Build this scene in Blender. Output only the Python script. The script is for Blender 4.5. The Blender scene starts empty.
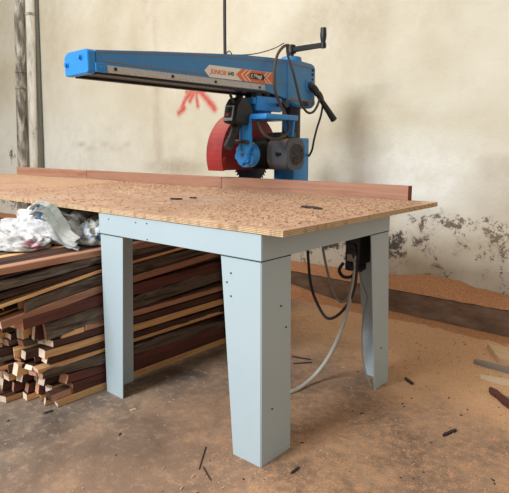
import bpy, bmesh, math, random
from mathutils import Vector, Matrix, noise
R = math.radians
PI = math.pi
scn = bpy.context.scene
C = scn.collection
random.seed(7)

# ------------------------------------------------------------------ camera
CAM = Vector((1.127, -1.338, 1.12)); PITCH = R(10.4); YAW = R(40.85); FPX = 542.0
cd = bpy.data.cameras.new('camera'); cam = bpy.data.objects.new('camera', cd); C.objects.link(cam)
cam.location = CAM; cam.rotation_euler = (PI/2-PITCH, 0, YAW)
cd.sensor_width = 36; cd.lens = FPX/509*36; cd.clip_start = .02; cd.clip_end = 100
scn.camera = cam
_fw = Vector((-math.sin(YAW)*math.cos(PITCH), math.cos(YAW)*math.cos(PITCH), -math.sin(PITCH)))
_rt = Vector((math.cos(YAW), math.sin(YAW), 0)); _up = _rt.cross(_fw)
def _ray(x, y): return _fw+_rt*((x-254.5)/FPX)-_up*((y-246.5)/FPX)
def on(axis, val, x, y):           # survey point: where the sight line meets a real plane of the room
    r = _ray(x, y); k = (val-CAM[axis])/r[axis]
    return CAM+r*k
def onX(v, x, y): return on(0, v, x, y)
def onY(v, x, y): return on(1, v, x, y)
def onZ(v, x, y): return on(2, v, x, y)

# ------------------------------------------------------------------ materials
def srgb(r, g, b):
    f = lambda c: (c/255/12.92) if c/255 <= .04045 else ((c/255+.055)/1.055)**2.4
    return (f(r), f(g), f(b), 1)
class NT:
    def __init__(s, name):
        s.m = bpy.data.materials.new(name); s.m.use_nodes = True
        s.t = s.m.node_tree; s.n = s.t.nodes; s.l = s.t.links
        s.b = s.n['Principled BSDF']
    def node(s, k, **kw):
        n = s.n.new(k)
        for a, v in kw.items(): setattr(n, a, v)
        return n
    def link(s, a, b): s.l.new(a, b)
    def pos(s, scale=(1, 1, 1), coord='pos'):
        if coord == 'pos': o = s.node('ShaderNodeNewGeometry').outputs['Position']
        else: o = s.node('ShaderNodeTexCoord').outputs['Object']
        mp = s.node('ShaderNodeMapping'); mp.inputs['Scale'].default_value = scale
        s.link(o, mp.inputs['Vector']); return mp.outputs[0]
    def noise(s, vec, scale, detail=4, rough=.6, dist=0):
        n = s.node('ShaderNodeTexNoise'); n.inputs['Scale'].default_value = scale
        n.inputs['Detail'].default_value = detail; n.inputs['Roughness'].default_value = rough
        n.inputs['Distortion'].default_value = dist
        s.link(vec, n.inputs['Vector']); return n.outputs['Fac']
    def ramp(s, fac, stops, interp='LINEAR'):
        r = s.node('ShaderNodeValToRGB'); e = r.color_ramp.elements; r.color_ramp.interpolation = interp
        while len(e) < len(stops): e.new(.5)
        for i, (p, c) in enumerate(stops):
            e[i].position = p; e[i].color = c if len(c) == 4 else (*c, 1)
        s.link(fac, r.inputs[0]); return r.outputs[0]
    def mix(s, fac, a, b, mode='MIX'):
        m = s.node('ShaderNodeMix', data_type='RGBA', blend_type=mode)
        for sock, v in ((m.inputs[0], fac), (m.inputs[6], a), (m.inputs[7], b)):
            if hasattr(v, 'is_linked'): s.link(v, sock)
            else: sock.default_value = v
        return m.outputs[2]
    def math(s, op, a, b=0., c=None, clamp=False):
        m = s.node('ShaderNodeMath', operation=op); m.use_clamp = clamp
        for i, v in enumerate((a, b) if c is None else (a, b, c)):
            if hasattr(v, 'is_linked'): s.link(v, m.inputs[i])
            else: m.inputs[i].default_value = v
        return m.outputs[0]
    def attr(s, name):
        a = s.node('ShaderNodeAttribute'); a.attribute_name = name
        sp = s.node('ShaderNodeSeparateColor'); s.link(a.outputs['Color'], sp.inputs[0]); return sp.outputs
    def bump(s, h, strength=.3, dist=.005):
        b = s.node('ShaderNodeBump'); b.inputs['Strength'].default_value = strength; b.inputs['Distance'].default_value = dist
        s.link(h, b.inputs['Height']); s.link(b.outputs[0], s.b.inputs['Normal'])
    def done(s, col=None, rough=.7, metal=0, spec=None):
        if col is not None:
            if hasattr(col, 'is_linked'): s.link(col, s.b.inputs['Base Color'])
            else: s.b.inputs['Base Color'].default_value = col
        if hasattr(rough, 'is_linked'): s.link(rough, s.b.inputs['Roughness'])
        else: s.b.inputs['Roughness'].default_value = rough
        s.b.inputs['Metallic'].default_value = metal
        if spec is not None: s.b.inputs['Specular IOR Level'].default_value = spec
        return s.m
W1 = (1, 1, 1, 1); K0 = (0, 0, 0, 1)
def paint(name, c, c2, rough=.45, scale=14, amount=(.55, .75), dust=None, spec=.4):
    t = NT(name); v = t.pos(coord='obj')
    n = t.noise(v, scale, 6, .65)
    col = t.mix(t.ramp(n, [(amount[0], K0), (amount[1], W1)]), c, c2)
    n2 = t.noise(v, 3, 3)
    col = t.mix(t.math('MULTIPLY', n2, .45), col, tuple(x*.75 for x in c[:3])+(1,))
    if dust:      # sawdust that settled on upward faces
        g = t.node('ShaderNodeNewGeometry'); sp = t.node('ShaderNodeSeparateXYZ'); t.link(g.outputs['Normal'], sp.inputs[0])
        up = t.ramp(sp.outputs[2], [(.5, K0), (.95, W1)])
        col = t.mix(t.math('MULTIPLY', up, dust), col, srgb(176, 140, 108))
    t.bump(n, .08, .002)
    return t.done(col, rough, 0, spec)
def plain(name, c, rough=.6, metal=0, var=.25, scale=40):
    t = NT(name); n = t.noise(t.pos(coord='obj'), scale, 4)
    col = t.mix(t.math('MULTIPLY', n, var*2), c, tuple(x*.55 for x in c[:3])+(1,))
    return t.done(col, rough, metal)
def wood(name, a, b, c3=None, scale=1., rough=.75, axis=1, bark=False, bumpv=.25):
    t = NT(name)
    s = [18*scale]*3; s[axis] = 1.3*scale
    v = t.pos(tuple(s), 'obj')
    info = t.node('ShaderNodeObjectInfo')
    add = t.node('ShaderNodeVectorMath', operation='ADD'); t.link(v, add.inputs[0]); 
    sc = t.math('MULTIPLY', info.outputs['Random'], 37.); cb = t.node('ShaderNodeCombineXYZ')
    for i in range(3): t.link(sc, cb.inputs[i])
    t.link(cb.outputs[0], add.inputs[1]); v = add.outputs[0]
    n = t.noise(v, 1.6, 6, .62, .4)
    col = t.ramp(n, [(.3, a), (.5, b), (.72, c3 or a)])
    hv = t.node('ShaderNodeHueSaturation'); t.link(col, hv.inputs['Color'])
    t.link(t.math('MULTIPLY_ADD', info.outputs['Random'], .5, .78), hv.inputs['Value'])
    n2 = t.noise(v, 6, 5, .7)
    t.bump(n2 if not bark else n, bumpv if not bark else .9, .004 if not bark else .012)
    return t.done(hv.outputs[0], rough, 0, .25)

M = {}
M['steel_paint'] = paint('pale_blue_paint', srgb(178, 194, 200), srgb(168, 182, 184), .42, 30, (.6, .85))
M['blue'] = paint('blue_machine_paint', srgb(62, 132, 190), srgb(104, 138, 158), .38, 22, (.58, .8), dust=.55)
M['blue_bright'] = paint('bright_blue_paint', srgb(44, 136, 208), srgb(60, 110, 150), .38, 30, (.62, .85), dust=.2)
M['rail'] = paint('worn_white_rail', srgb(196, 192, 186), srgb(96, 88, 84), .5, 160, (.52, .68))
M['groove'] = plain('dusty_groove', srgb(150, 118, 98), .8)
M['black'] = plain('black_plastic', srgb(26, 26, 28), .5)
M['black_metal'] = plain('black_iron', srgb(30, 29, 30), .45, .3)
M['rubber_brown'] = plain('dusty_cable', srgb(74, 60, 50), .7, 0, .4, 60)
M['rubber_dark'] = plain('dark_cable', srgb(38, 36, 38), .6)
M['conduit'] = plain('grey_green_conduit', srgb(104, 104, 92), .8, 0, .4, 12)
M['rubber_grey'] = plain('grey_cable', srgb(150, 146, 140), .6)
M['rubber_pale'] = plain('pale_cable', srgb(178, 172, 160), .6)
M['motor'] = paint('grey_motor_paint', srgb(82, 84, 90), srgb(120, 104, 92), .5, 18, (.55, .8), dust=.7)
M['grille'] = plain('grille_black', srgb(18, 18, 20), .6)
M['grille_ring'] = plain('grille_ring', srgb(98, 96, 96), .5)
M['red'] = paint('red_guard_paint', srgb(150, 42, 40), srgb(104, 38, 37), .55, 10, (.5, .75), dust=.35)
M['red_button'] = plain('red_button', srgb(190, 40, 40), .4)
M['blade'] = plain('blade_steel', srgb(52, 50, 52), .4, .6)
M['steel'] = plain('bolt_steel', srgb(118, 116, 114), .4, .6)
M['switch_plate'] = plain('switch_plate', srgb(178, 190, 196), .5)
M['column'] = plain('dark_column_steel', srgb(62, 54, 52), .35, .5)
M['decal_white'] = plain('decal_white', srgb(232, 226, 216), .5, 0, .05)
M['decal_orange'] = plain('decal_orange', srgb(226, 112, 62), .5, 0, .05)
M['decal_black'] = plain('decal_black', srgb(20, 20, 22), .5, 0, .05)
M['seam'] = plain('dark_seam', srgb(40, 48, 54), .8)
M['hardwood'] = wood('fence_hardwood', srgb(146, 104, 84), srgb(164, 122, 100), srgb(132, 92, 74), .7, .6, 0, bumpv=.08)
M['hardwood_end'] = wood('fence_end_grain', srgb(104, 52, 40), srgb(120, 64, 50), None, 1, .7, 2)
M['w_tan'] = wood('pale_sawn_wood', srgb(192, 140, 92), srgb(214, 168, 116), srgb(170, 112, 70))
M['w_salmon'] = wood('pinkish_sawn_wood', srgb(168, 114, 88), srgb(186, 136, 108), srgb(128, 80, 62))
M['w_red'] = wood('redbrown_sawn_wood', srgb(76, 42, 36), srgb(96, 56, 46), srgb(54, 30, 27))
M['w_dark'] = wood('dark_brown_wood', srgb(52, 33, 28), srgb(78, 52, 42), srgb(36, 24, 22))
M['w_bark'] = wood('grey_bark', srgb(56, 44, 38), srgb(112, 96, 82), srgb(38, 30, 27), 1.2, .9, 1, True)
M['w_end'] = wood('pale_cut_end', srgb(212, 180, 152), srgb(234, 212, 190), srgb(196, 150, 118), 2, .8, 2)
M['w_end_red'] = wood('reddish_cut_end', srgb(172, 116, 90), srgb(196, 146, 118), srgb(150, 96, 74), 2, .8, 2)
M['board_end'] = wood('pale_board_end', srgb(186, 150, 112), srgb(206, 172, 134), srgb(150, 112, 82), 1, .7, 0)
M['post'] = wood('red_brown_post', srgb(84, 44, 36), srgb(104, 58, 46), None, 1, .7, 2)
M['chip_dark'] = plain('dark_chip', srgb(52, 36, 34), .8)
M['chip_pale'] = plain('pale_chip', srgb(206, 180, 146), .8)
M['chip_grey'] = plain('grey_chip', srgb(134, 122, 110), .8)

def mat_ply():
    t = NT('dusty_plywood_face'); v = t.pos()
    n = t.noise(v, 2.2, 5, .6, .6); f = t.noise(v, 95, 3, .7)
    col = t.ramp(n, [(.36, srgb(190, 158, 134)), (.5, srgb(176, 138, 112)), (.64, srgb(204, 172, 142))])
    col = t.mix(t.ramp(f, [(.36, (.5,)*3), (.52, K0)]), col, srgb(150, 112, 90))
    t.bump(f, .35, .003)
    return t.done(col, .85, 0, .2)
M['ply'] = mat_ply()
def mat_plyedge():
    t = NT('plywood_edge_layers'); v = t.pos((3, 3, 1)); 
    w = t.node('ShaderNodeTexWave', wave_type='BANDS', bands_direction='Z'); w.inputs['Scale'].default_value = 55
    w.inputs['Distortion'].default_value = .6; t.link(t.pos(), w.inputs['Vector'])
    n = t.noise(v, 12, 5, .7)
    col = t.ramp(w.outputs['Fac'], [(.2, srgb(156, 118, 84)), (.6, srgb(214, 186, 148))])
    col = t.mix(t.ramp(n, [(.5, K0), (.7, W1)]), col, srgb(138, 100, 72))
    return t.done(col, .85)
M['plyedge'] = mat_plyedge()
def mat_dust(name, a, b, c):
    t = NT(name); v = t.pos(); f = t.noise(v, 140, 3, .75); n = t.noise(v, 9, 4)
    col = t.ramp(f, [(.34, a), (.5, b), (.66, c)])
    col = t.mix(t.math('MULTIPLY', n, .35), col, a)
    t.bump(f, .9, .006)
    return t.done(col, .95, 0, .1)
M['dust_table'] = mat_dust('table_sawdust', srgb(162, 122, 96), srgb(196, 156, 126), srgb(228, 198, 168))
M['dust_ledge'] = mat_dust('ledge_sawdust', srgb(140, 92, 62), srgb(184, 130, 92), srgb(214, 164, 122))
def mat_floor():
    t = NT('dusty_concrete_floor'); v = t.pos(); a = t.attr('mask')
    n = t.noise(v, 3.2, 6, .6, .5); f = t.noise(v, 120, 3, .8); m = t.noise(v, 26, 4, .65)
    conc = t.ramp(n, [(.32, srgb(96, 82, 70)), (.5, srgb(124, 108, 94)), (.68, srgb(146, 132, 118))])
    conc = t.mix(t.ramp(m, [(.52, K0), (.75, W1)]), conc, srgb(158, 146, 132))
    brown = t.ramp(n, [(.3, srgb(122, 94, 74)), (.7, srgb(156, 124, 100))])
    saw = t.ramp(f, [(.3, srgb(164, 120, 84)), (.5, srgb(198, 154, 114)), (.7, srgb(224, 184, 146))])
    k1 = t.math('ADD', a[1], t.math('MULTIPLY', t.math('SUBTRACT', n, .5), 1.1), clamp=True)
    col = t.mix(k1, conc, brown)
    k = t.math('ADD', a[0], t.math('MULTIPLY', t.math('SUBTRACT', n, .5), 1.3))
    k = t.math('ADD', k, t.math('MULTIPLY', t.math('SUBTRACT', m, .5), 1.2), clamp=True)
    col = t.mix(k, col, saw)
    # loose crumbs of sawdust
    cr = t.ramp(t.math('MULTIPLY', t.math('ADD', f, t.math('MULTIPLY', m, .6)), .75), [(.64, K0), (.70, W1)])
    col = t.mix(t.math('MULTIPLY', cr, a[2]), col, srgb(196, 140, 98))
    cr2 = t.ramp(t.noise(v, 70, 2, .9), [(.70, K0), (.74, W1)])
    col = t.mix(t.math('MULTIPLY', cr2, .5), col, srgb(60, 46, 38))
    t.bump(t.math('ADD', m, f), .5, .005)
    return t.done(col, t.ramp(n, [(.3, (.6,)*3), (.7, (.9,)*3)]), 0, .3)
M['floor'] = mat_floor()
def mat_wall():
    t = NT('stained_lime_plaster'); v = t.pos(); a = t.attr('mask')
    n = t.noise(v, 1.1, 5, .6, .3); m = t.noise(v, 9, 9, .78, .3); f = t.noise(v, 45, 5, .75)
    col = t.ramp(n, [(.32, srgb(194, 184, 160)), (.5, srgb(206, 197, 176)), (.68, srgb(215, 208, 191))])
    col = t.mix(t.ramp(t.noise(v, 3.3, 5, .7), [(.5, K0), (.72, (.35,)*3)]), col, srgb(190, 176, 150))
    # peeled pale areas
    col = t.mix(t.math('MULTIPLY', a[2], t.ramp(m, [(.3, (.4,)*3), (.6, W1)])), col, srgb(232, 230, 222))
    # brown damp stains
    col = t.mix(t.math('MULTIPLY', a[1], t.ramp(m, [(.3, (.25,)*3), (.7, W1)])), col, srgb(150, 128, 104))
    # mould islands
    k = t.math('ADD', a[0], t.math('MULTIPLY', t.math('SUBTRACT', m, .5), 2.6))
    k = t.math('ADD', k, t.math('MULTIPLY', t.math('SUBTRACT', f, .5), .9))
    k = t.ramp(k, [(.60, K0), (.72, W1)])
    k = t.math('MULTIPLY', k, t.ramp(a[0], [(.05, K0), (.2, W1)]))
    col = t.mix(k, col, t.ramp(a[0], [(.45, srgb(120, 102, 88)), (.95, srgb(72, 70, 70))]))
    # small flakes and scratches
    vs = t.pos((6, 6, 2)); sp = t.noise(vs, 6, 4, .85, 1.2)
    col = t.mix(t.ramp(sp, [(.705, K0), (.73, (.75,)*3)]), col, srgb(104, 84, 66))
    sp2 = t.noise(t.pos((1.5, 1.5, 10)), 4, 5, .8, 1.5)
    col = t.mix(t.ramp(sp2, [(.69, K0), (.75, (.35,)*3)]), col, srgb(140, 118, 92))
    t.bump(t.math('ADD', m, t.math('MULTIPLY', f, .5)), .35, .012)
    return t.done(col, .92, 0, .15)
M['wall'] = mat_wall()
def mat_ledge():
    t = NT('dusty_brown_ledge'); v = t.pos((1, 1, 3)); n = t.noise(v, 5, 6, .65)
    col = t.ramp(n, [(.3, srgb(100, 78, 64)), (.5, srgb(120, 98, 82)), (.72, srgb(142, 120, 102))])
    t.bump(n, .5, .012); return t.done(col, .9, 0, .15)
M['ledge'] = mat_ledge()
def mat_pipe():
    t = NT('peeling_grey_pipe'); v = t.pos((4, 4, .9)); n = t.noise(v, 3.2, 7, .72, .4)
    col = t.ramp(n, [(.38, srgb(96, 88, 78)), (.5, srgb(150, 142, 128)), (.6, srgb(204, 198, 184))])
    t.bump(n, .5, .01); return t.done(col, .85, 0, .2)
M['pipe'] = mat_pipe()
def mat_pipe2():
    t = NT('peeling_white_pipe'); v = t.pos((4, 4, .9)); n = t.noise(v, 3.2, 7, .72, .4)
    col = t.ramp(n, [(.30, srgb(110, 100, 88)), (.42, srgb(196, 190, 176)), (.6, srgb(220, 215, 202))])
    t.bump(n, .5, .01); return t.done(col, .85, 0, .2)
M['pipe_white'] = mat_pipe2()
def mat_spray():
    t = NT('red_spray_paint'); a = t.attr('mask'); n = t.noise(t.pos(), 22, 4, .7)
    k = t.math('MULTIPLY', a[0], t.math('MULTIPLY_ADD', n, 1.4, .1), clamp=True)
    t.link(k, t.b.inputs['Alpha']); return t.done(srgb(214, 72, 58), .85)
M['spray'] = mat_spray()
def mat_rag():
    t = NT('crumpled_printed_sack'); v = t.pos(coord='obj'); n = t.noise(v, 8, 3, .6, .6); m = t.noise(v, 4.5, 3, .6, .8)
    f = t.noise(v, 30, 3)
    col = t.ramp(f, [(.35, srgb(164, 160, 156)), (.6, srgb(204, 202, 202))])
    col = t.mix(t.ramp(n, [(.64, K0), (.69, (.8,)*3)]), col, srgb(200, 104, 128))
    col = t.mix(t.ramp(m, [(.62, K0), (.68, W1)]), col, srgb(66, 110, 180))
    col = t.mix(t.ramp(t.noise(v, 6, 4, .7), [(.57, K0), (.68, (.8,)*3)]), col, srgb(150, 142, 126))
    return t.done(col, .6, 0, .4)
M['rag'] = mat_rag()
def mat_rag2():
    t = NT('grey_green_sack'); v = t.pos(coord='obj'); n = t.noise(v, 11, 3, .6, .8)
    col = t.ramp(t.noise(v, 5, 4, .6, .5), [(.4, srgb(150, 152, 140)), (.5, srgb(196, 196, 188)), (.6, srgb(218, 216, 210))])
    col = t.mix(t.ramp(n, [(.58, K0), (.64, W1)]), col, srgb(70, 118, 180))
    return t.done(col, .7)
M['rag_green'] = mat_rag2()

# ------------------------------------------------------------------ mesh helpers
def tag(o, label=None, cat=None, group=None, kind=None):
    if label: o['label'] = label
    if cat: o['category'] = cat
    if group: o['group'] = group
    if kind: o['kind'] = kind
    return o
def link(name, bm, mats, parent=None, smooth=False):
    me = bpy.data.meshes.new(name)
    bmesh.ops.recalc_face_normals(bm, faces=bm.faces[:])
    bm.to_mesh(me); bm.free()
    for m in (mats if isinstance(mats, (list, tuple)) else [mats]): me.materials.append(m)
    if smooth:
        me.polygons.foreach_set('use_smooth', [True]*len(me.polygons))
        me.set_sharp_from_angle(angle=R(38))
    o = bpy.data.objects.new(name, me); C.objects.link(o)
    if parent: 
        o.parent = parent
        if parent.type == 'EMPTY' or True:
            o.matrix_parent_inverse = Matrix.Translation(-wloc(parent))
    return o
def wloc(o):
    v = Vector((0, 0, 0))
    while o:
        v = v+o.location; o = o.parent if False else None
    return v
def empty(name, loc, label=None, cat=None, group=None):
    o = bpy.data.objects.new(name, None); C.objects.link(o); o.location = loc; o.empty_display_size = .1
    return tag(o, label, cat, group)
def box(bm, lo, hi, bev=0, mi=0, seg=2):
    lo, hi = Vector(lo), Vector(hi); c = (lo+hi)/2; s = hi-lo
    b2 = bmesh.new(); bmesh.ops.create_cube(b2, size=1)
    for v in b2.verts: v.co = Vector((v.co.x*s.x, v.co.y*s.y, v.co.z*s.z))+c
    if bev: bmesh.ops.bevel(b2, geom=b2.edges[:], offset=bev, segments=seg, affect='EDGES', profile=.5)
    merge(bm, b2, mi)
def merge(bm, b2, mi=0, mat=None):
    if mat is not None: bmesh.ops.transform(b2, matrix=mat, verts=b2.verts)
    vm = {v: bm.verts.new(v.co) for v in b2.verts}
    for f in b2.faces:
        try: nf = bm.faces.new([vm[v] for v in f.verts]); nf.material_index = mi if mi >= 0 else f.material_index
        except ValueError: pass
    b2.free()
def cyl(bm, a, b, r, r2=None, n=20, mi=0, bev=0):
    a, b = Vector(a), Vector(b); d = b-a; b2 = bmesh.new()
    bmesh.ops.create_cone(b2, cap_ends=True, segments=n, radius1=r, radius2=r if r2 is None else r2, depth=d.length)
    if bev:
        es = [e for e in b2.edges if any(len(f.verts) > 4 for f in e.link_faces)]
        bmesh.ops.bevel(b2, geom=es, offset=bev, segments=2, affect='EDGES')
    q = Vector((0, 0, 1)).rotation_difference(d.normalized()).to_matrix().to_4x4()
    merge(bm, b2, mi, Matrix.Translation((a+b)/2) @ q)
def spline(pts, n=10):
    pts = [Vector(p) for p in pts]; P = [pts[0]*2-pts[1]]+pts+[pts[-1]*2-pts[-2]]; out = []
    for i in range(1, len(P)-2):
        for k in range(n):
            t = k/n; a, b, c, d = P[i-1:i+3]
            out.append(.5*((2*b)+(c-a)*t+(2*a-5*b+4*c-d)*t*t+(3*b-a-3*c+d)*t**3))
    out.append(pts[-1]); return out
def tube(bm, pts, r, n=8, smooth=True, mi=0, k=8):
    P = spline(pts, k) if smooth else [Vector(p) for p in pts]
    rr = r if callable(r) else (lambda t: r)
    rings = []; up = Vector((.13, .21, 1)).normalized(); m = len(P)
    for i, p in enumerate(P):
        d = (P[min(i+1, m-1)]-P[max(i-1, 0)]).normalized()
        u = (up-d*up.dot(d))
        if u.length < .05: u = d.orthogonal()
        u.normalize(); up = u; w = d.cross(u); q = rr(i/(m-1))
        rings.append([bm.verts.new(p+(u*math.cos(2*PI*j/n)+w*math.sin(2*PI*j/n))*q) for j in range(n)])
    for a, b in zip(rings, rings[1:]):
        for j in range(n):
            f = bm.faces.new((a[j], a[(j+1) % n], b[(j+1) % n], b[j])); f.material_index = mi
    bm.faces.new(rings[0][::-1]).material_index = mi; bm.faces.new(rings[-1]).material_index = mi
def prism(bm, poly, fn, t0, t1, mi=0, bev=0):   # poly in 2-D, fn(u, v, t) -> point
    b2 = bmesh.new()
    A = [b2.verts.new(fn(u, v, t0)) for u, v in poly]; B = [b2.verts.new(fn(u, v, t1)) for u, v in poly]
    b2.faces.new(A); b2.faces.new(B[::-1])
    for i in range(len(A)):
        j = (i+1) % len(A); b2.faces.new((A[i], B[i], B[j], A[j]))
    if bev: bmesh.ops.bevel(b2, geom=b2.edges[:], offset=bev, segments=2, affect='EDGES', clamp_overlap=True)
    merge(bm, b2, mi)
YZ = lambda u, v, t: (t, u, v)
XZ = lambda u, v, t: (u, t, v)
XY = lambda u, v, t: (u, v, t)
def smooth01(a, b, x):
    t = max(0., min(1., (x-a)/(b-a))); return t*t*(3-2*t)
def setmask(me, fn):
    ca = me.color_attributes.new('mask', 'FLOAT_COLOR', 'POINT')
    buf = []
    for v in me.vertices: buf += list(fn(v.co))+[1.]
    ca.data.foreach_set('color', buf)

# ------------------------------------------------------------------ the setting
YW = 2.20                                    # plaster face of the back wall
def grid(x0, x1, y0, y1, step, fn):
    bm = bmesh.new(); nx = max(1, round((x1-x0)/step)); ny = max(1, round((y1-y0)/step))
    V = [[bm.verts.new(fn(x0+(x1-x0)*i/nx, y0+(y1-y0)*j/ny)) for i in range(nx+1)] for j in range(ny+1)]
    for j in range(ny):
        for i in range(nx): bm.faces.new((V[j][i], V[j][i+1], V[j+1][i+1], V[j+1][i]))
    return bm
# floor
fl = link('floor', grid(-9, 3.2, -3.6, 2.3, .08, lambda x, y: (x, y, 0)), M['floor']); tag(fl, kind='structure')
def floor_mask(p):
    x, y = p.x, p.y
    n = noise.noise(Vector((x*1.3, y*1.3, 3)))*.35+noise.noise(Vector((x*3.5, y*3.5, 9)))*.18
    saw = smooth01(.55, 1.35, y+.22*x+n)*1.15                       # drift towards the wall
    saw = max(saw, .45*smooth01(-.15, .25, x+n)*smooth01(.65, .2, abs(x-.15)+n)*smooth01(.9, .3, y))
    saw = max(saw, .35*smooth01(.35, .0, abs(x+.25))*smooth01(.4, .0, abs(y-.45)))
    if x < -.85: saw *= smooth01(-1.3, -.8, x)*.6+.2*(y > 1.2)
    br = smooth01(-1.05, -.35, x+n*.6)*.85
    br = max(br, smooth01(.5, 1., y))
    cr = smooth01(-.5, .1, x+n)*.9
    return (saw, br, cr)
setmask(fl.data, floor_mask)
# back wall
H = 3.6
wl = link('wall_back', grid(-9, 3.2, 0, H, .05, lambda x, z: (x, YW, z)), M['wall']); tag(wl, kind='structure')
def blob(x, z, cx, cz, rx, rz, p=1.):
    d = math.sqrt(((x-cx)/rx)**2+((z-cz)/rz)**2); return max(0., 1-d**2)**p if d < 1 else 0.
def wall_mask(p):
    x, z = p.x, p.z
    n = noise.noise(Vector((x*1.7, 5, z*1.7))); n2 = noise.noise(Vector((x*6, 2, z*6)))
    mould = max(blob(x, z, -.88, .50, .24, .28)*1.1, blob(x, z, -.62, .44, .20, .22)*.85, blob(x, z, -.2, .62, .75, .14)*.6,
                blob(x, z, -.45, .45, .35, .14)*.7, blob(x, z, .05, .46, .45, .22)*.55, blob(x, z, -1.25, .42, .28, .16)*1.2, blob(x, z, -1.6, .5, .2, .12)*.8,
                blob(x, z, -.3, .95, .35, .10)*.35, blob(x, z, -6.0, .4, 1.3, .3)*.75, blob(x, z, -6.35, 1.0, .25, .25)*.6, blob(x, z, -3.6, .5, 1.2, .3)*.5)
    mould = max(mould, .42*smooth01(.8, .3, z)*(x > -1.8))
    st = 0.
    st = max(st, .75*smooth01(.09, .01, abs(x+3.2+.03*n2))*(.6+.4*n))                 # vertical run mark
    st = max(st, .5*smooth01(.35, .0, abs(x+3.3))*smooth01(1.7, 2.6, z))
    st = max(st, .8*blob(x, z, -3.0, .93, .55, .10))                                     # crust over the fence
    st = max(st, .75*smooth01(.03, .0, abs(z-1.13+.03*n2))*smooth01(-4.9, -4.7, x)*smooth01(-3.5, -3.7, x))
    st = max(st, .55*blob(x, z, -.35, .48, .5, .22), .6*blob(x, z, .15, .75, .45, .3), .45*blob(x, z, -1.1, 1.25, .5, .3)*(.6+n))
    st = max(st, .5*blob(x, z, -1.3, 2.1, .8, .6)*(.5+n), .3*smooth01(1.3, 2.6, z)*(.6+.8*n))
    st = max(st, .75*smooth01(.82+.15*n, .62, z)*smooth01(-.95, -.7, x)*(.75+.6*n2))
    st = max(st, .5*smooth01(.6, .95, z)*smooth01(1.05, .9, z+.3*n)*smooth01(-.15, .0, x))
    wh = max(.95*blob(x, z, -.55, .85, 1.0, .45), .9*blob(x, z, -1.4, .45, .7, .35), .75*smooth01(-2.5, -5, x)*smooth01(2.0, 1.0, z), .8*blob(x, z, .1, .3, .6, .2))
    return (max(0, mould), max(0, min(1, st)), max(0, min(1, wh)))
setmask(wl.data, wall_mask)
# masonry ledge along the foot of the wall
bm = bmesh.new()
prism(bm, [(1.985, 0), (2.0, .155), (2.02, .16), (YW, .16), (YW, 0)], YZ, -9, 3.2)
lg = link('trim_1', bm, M['ledge']); tag(lg, kind='structure')
# sawdust banked on the ledge
def bank(x, t):
    n = noise.noise(Vector((x*3, 1, 0)))*.012
    pts = [(-9, .02), (-6.5, .02), (-1.6, .03), (-1.3, .035), (-.9, .045), (-.6, .055), (-.36, .095), (-.15, .085), (.0, .055), (.2, .035), (.6, .03), (3.2, .03)]
    for (a, ha), (b, hb) in zip(pts, pts[1:]):
        if a <= x <= b: h = ha+(hb-ha)*smooth01(0, 1, (x-a)/(b-a)); break
    return .161+(h+n)*t**.8+noise.noise(Vector((x*14, t*5, 0)))*.004
bm = grid(-9, 3.2, 0, 1, .03, lambda x, t: (x, 2.003+(YW-2.003-.002)*t, 0))
bm.free()
bm = bmesh.new(); nx, nt = 400, 8
V = [[bm.verts.new((x, 2.0+(YW-2.002)*t, bank(x, t))) for t in [j/nt for j in range(nt+1)]] for x in [-7.5+10.7*i/nx for i in range(nx+1)]]
for i in range(nx):
    for j in range(nt): bm.faces.new((V[i][j], V[i+1][j], V[i+1][j+1], V[i][j+1]))
o = link('sawdust_bank', bm, M['dust_ledge'], smooth=True); tag(o, 'orange brown sawdust banked along the ledge against the plaster wall', 'sawdust', kind='stuff')
# sawdust drift at the foot of the ledge, left of the far leg
bm = bmesh.new(); nx, nt = 160, 8
def drift(x, t):
    h = .05*smooth01(-.9, -1.5, x)+.012*smooth01(.6, -.6, x)+noise.noise(Vector((x*5, 7, 0)))*.008
    return max(-.01, h*(1-t)**1.4+.002*(noise.noise(Vector((x*20, t*8, 0))))-.001*t-.003*(t > .95))
V = [[bm.verts.new((x, 1.985-(.16+.06*noise.noise(Vector((x*2, 0, 0))))*t*(1+.8*smooth01(-.9, -1.5, x)), drift(x, t))) for t in [j/nt for j in range(nt+1)]] for x in [-3.5+4.2*i/nx for i in range(nx+1)]]
for i in range(nx):
    for j in range(nt): bm.faces.new((V[i][j], V[i+1][j], V[i+1][j+1], V[i][j+1]))
o = link('sawdust_drift', bm, M['dust_ledge'], smooth=True); tag(o, 'thin drift of sawdust on the floor along the foot of the ledge', 'sawdust', kind='stuff')

# pipes on the wall at far left
def pipe(name, pt, pb, r, m, label, clamps):
    Y = YW-r-.03; a = onY(Y, *pt); b = onY(Y, *pb); dx = (a.x-b.x)/(a.z-b.z)
    X = lambda z: b.x+dx*(z-b.z)
    t = empty(name, (X(.17), Y, .17), label, 'pipe')
    bm = bmesh.new(); P = []
    for i in range(24):
        z = .17+(H-.17)*i/23; P.append((X(z)+.005*noise.noise(Vector((z*2, b.x, 0))), Y, z))
    tube(bm, P, r, 18, False); link('pipe_body', bm, m, t, True)
    for z in clamps:
        bm = bmesh.new(); cyl(bm, (X(z), Y, z-.015), (X(z), Y, z+.015), r*1.12, None, 18)
        box(bm, (X(z)-.02, YW-.04, z-.012), (X(z)+.02, YW-.001, z+.012))
        link('pipe_clamp', bm, M['pipe'], t, True)
    return t
pipe('wall_pipe', (19.5, 0), (23, 174), .066, M['pipe'], 'thicker peeling grey pipe running up the plaster wall, left of the pair', (2.05, 1.86))
pipe('wall_pipe', (30, 0), (34.7, 174), .056, M['pipe_white'], 'flaking whitish pipe running up the wall, right of the pair', (2.68,))
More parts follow.
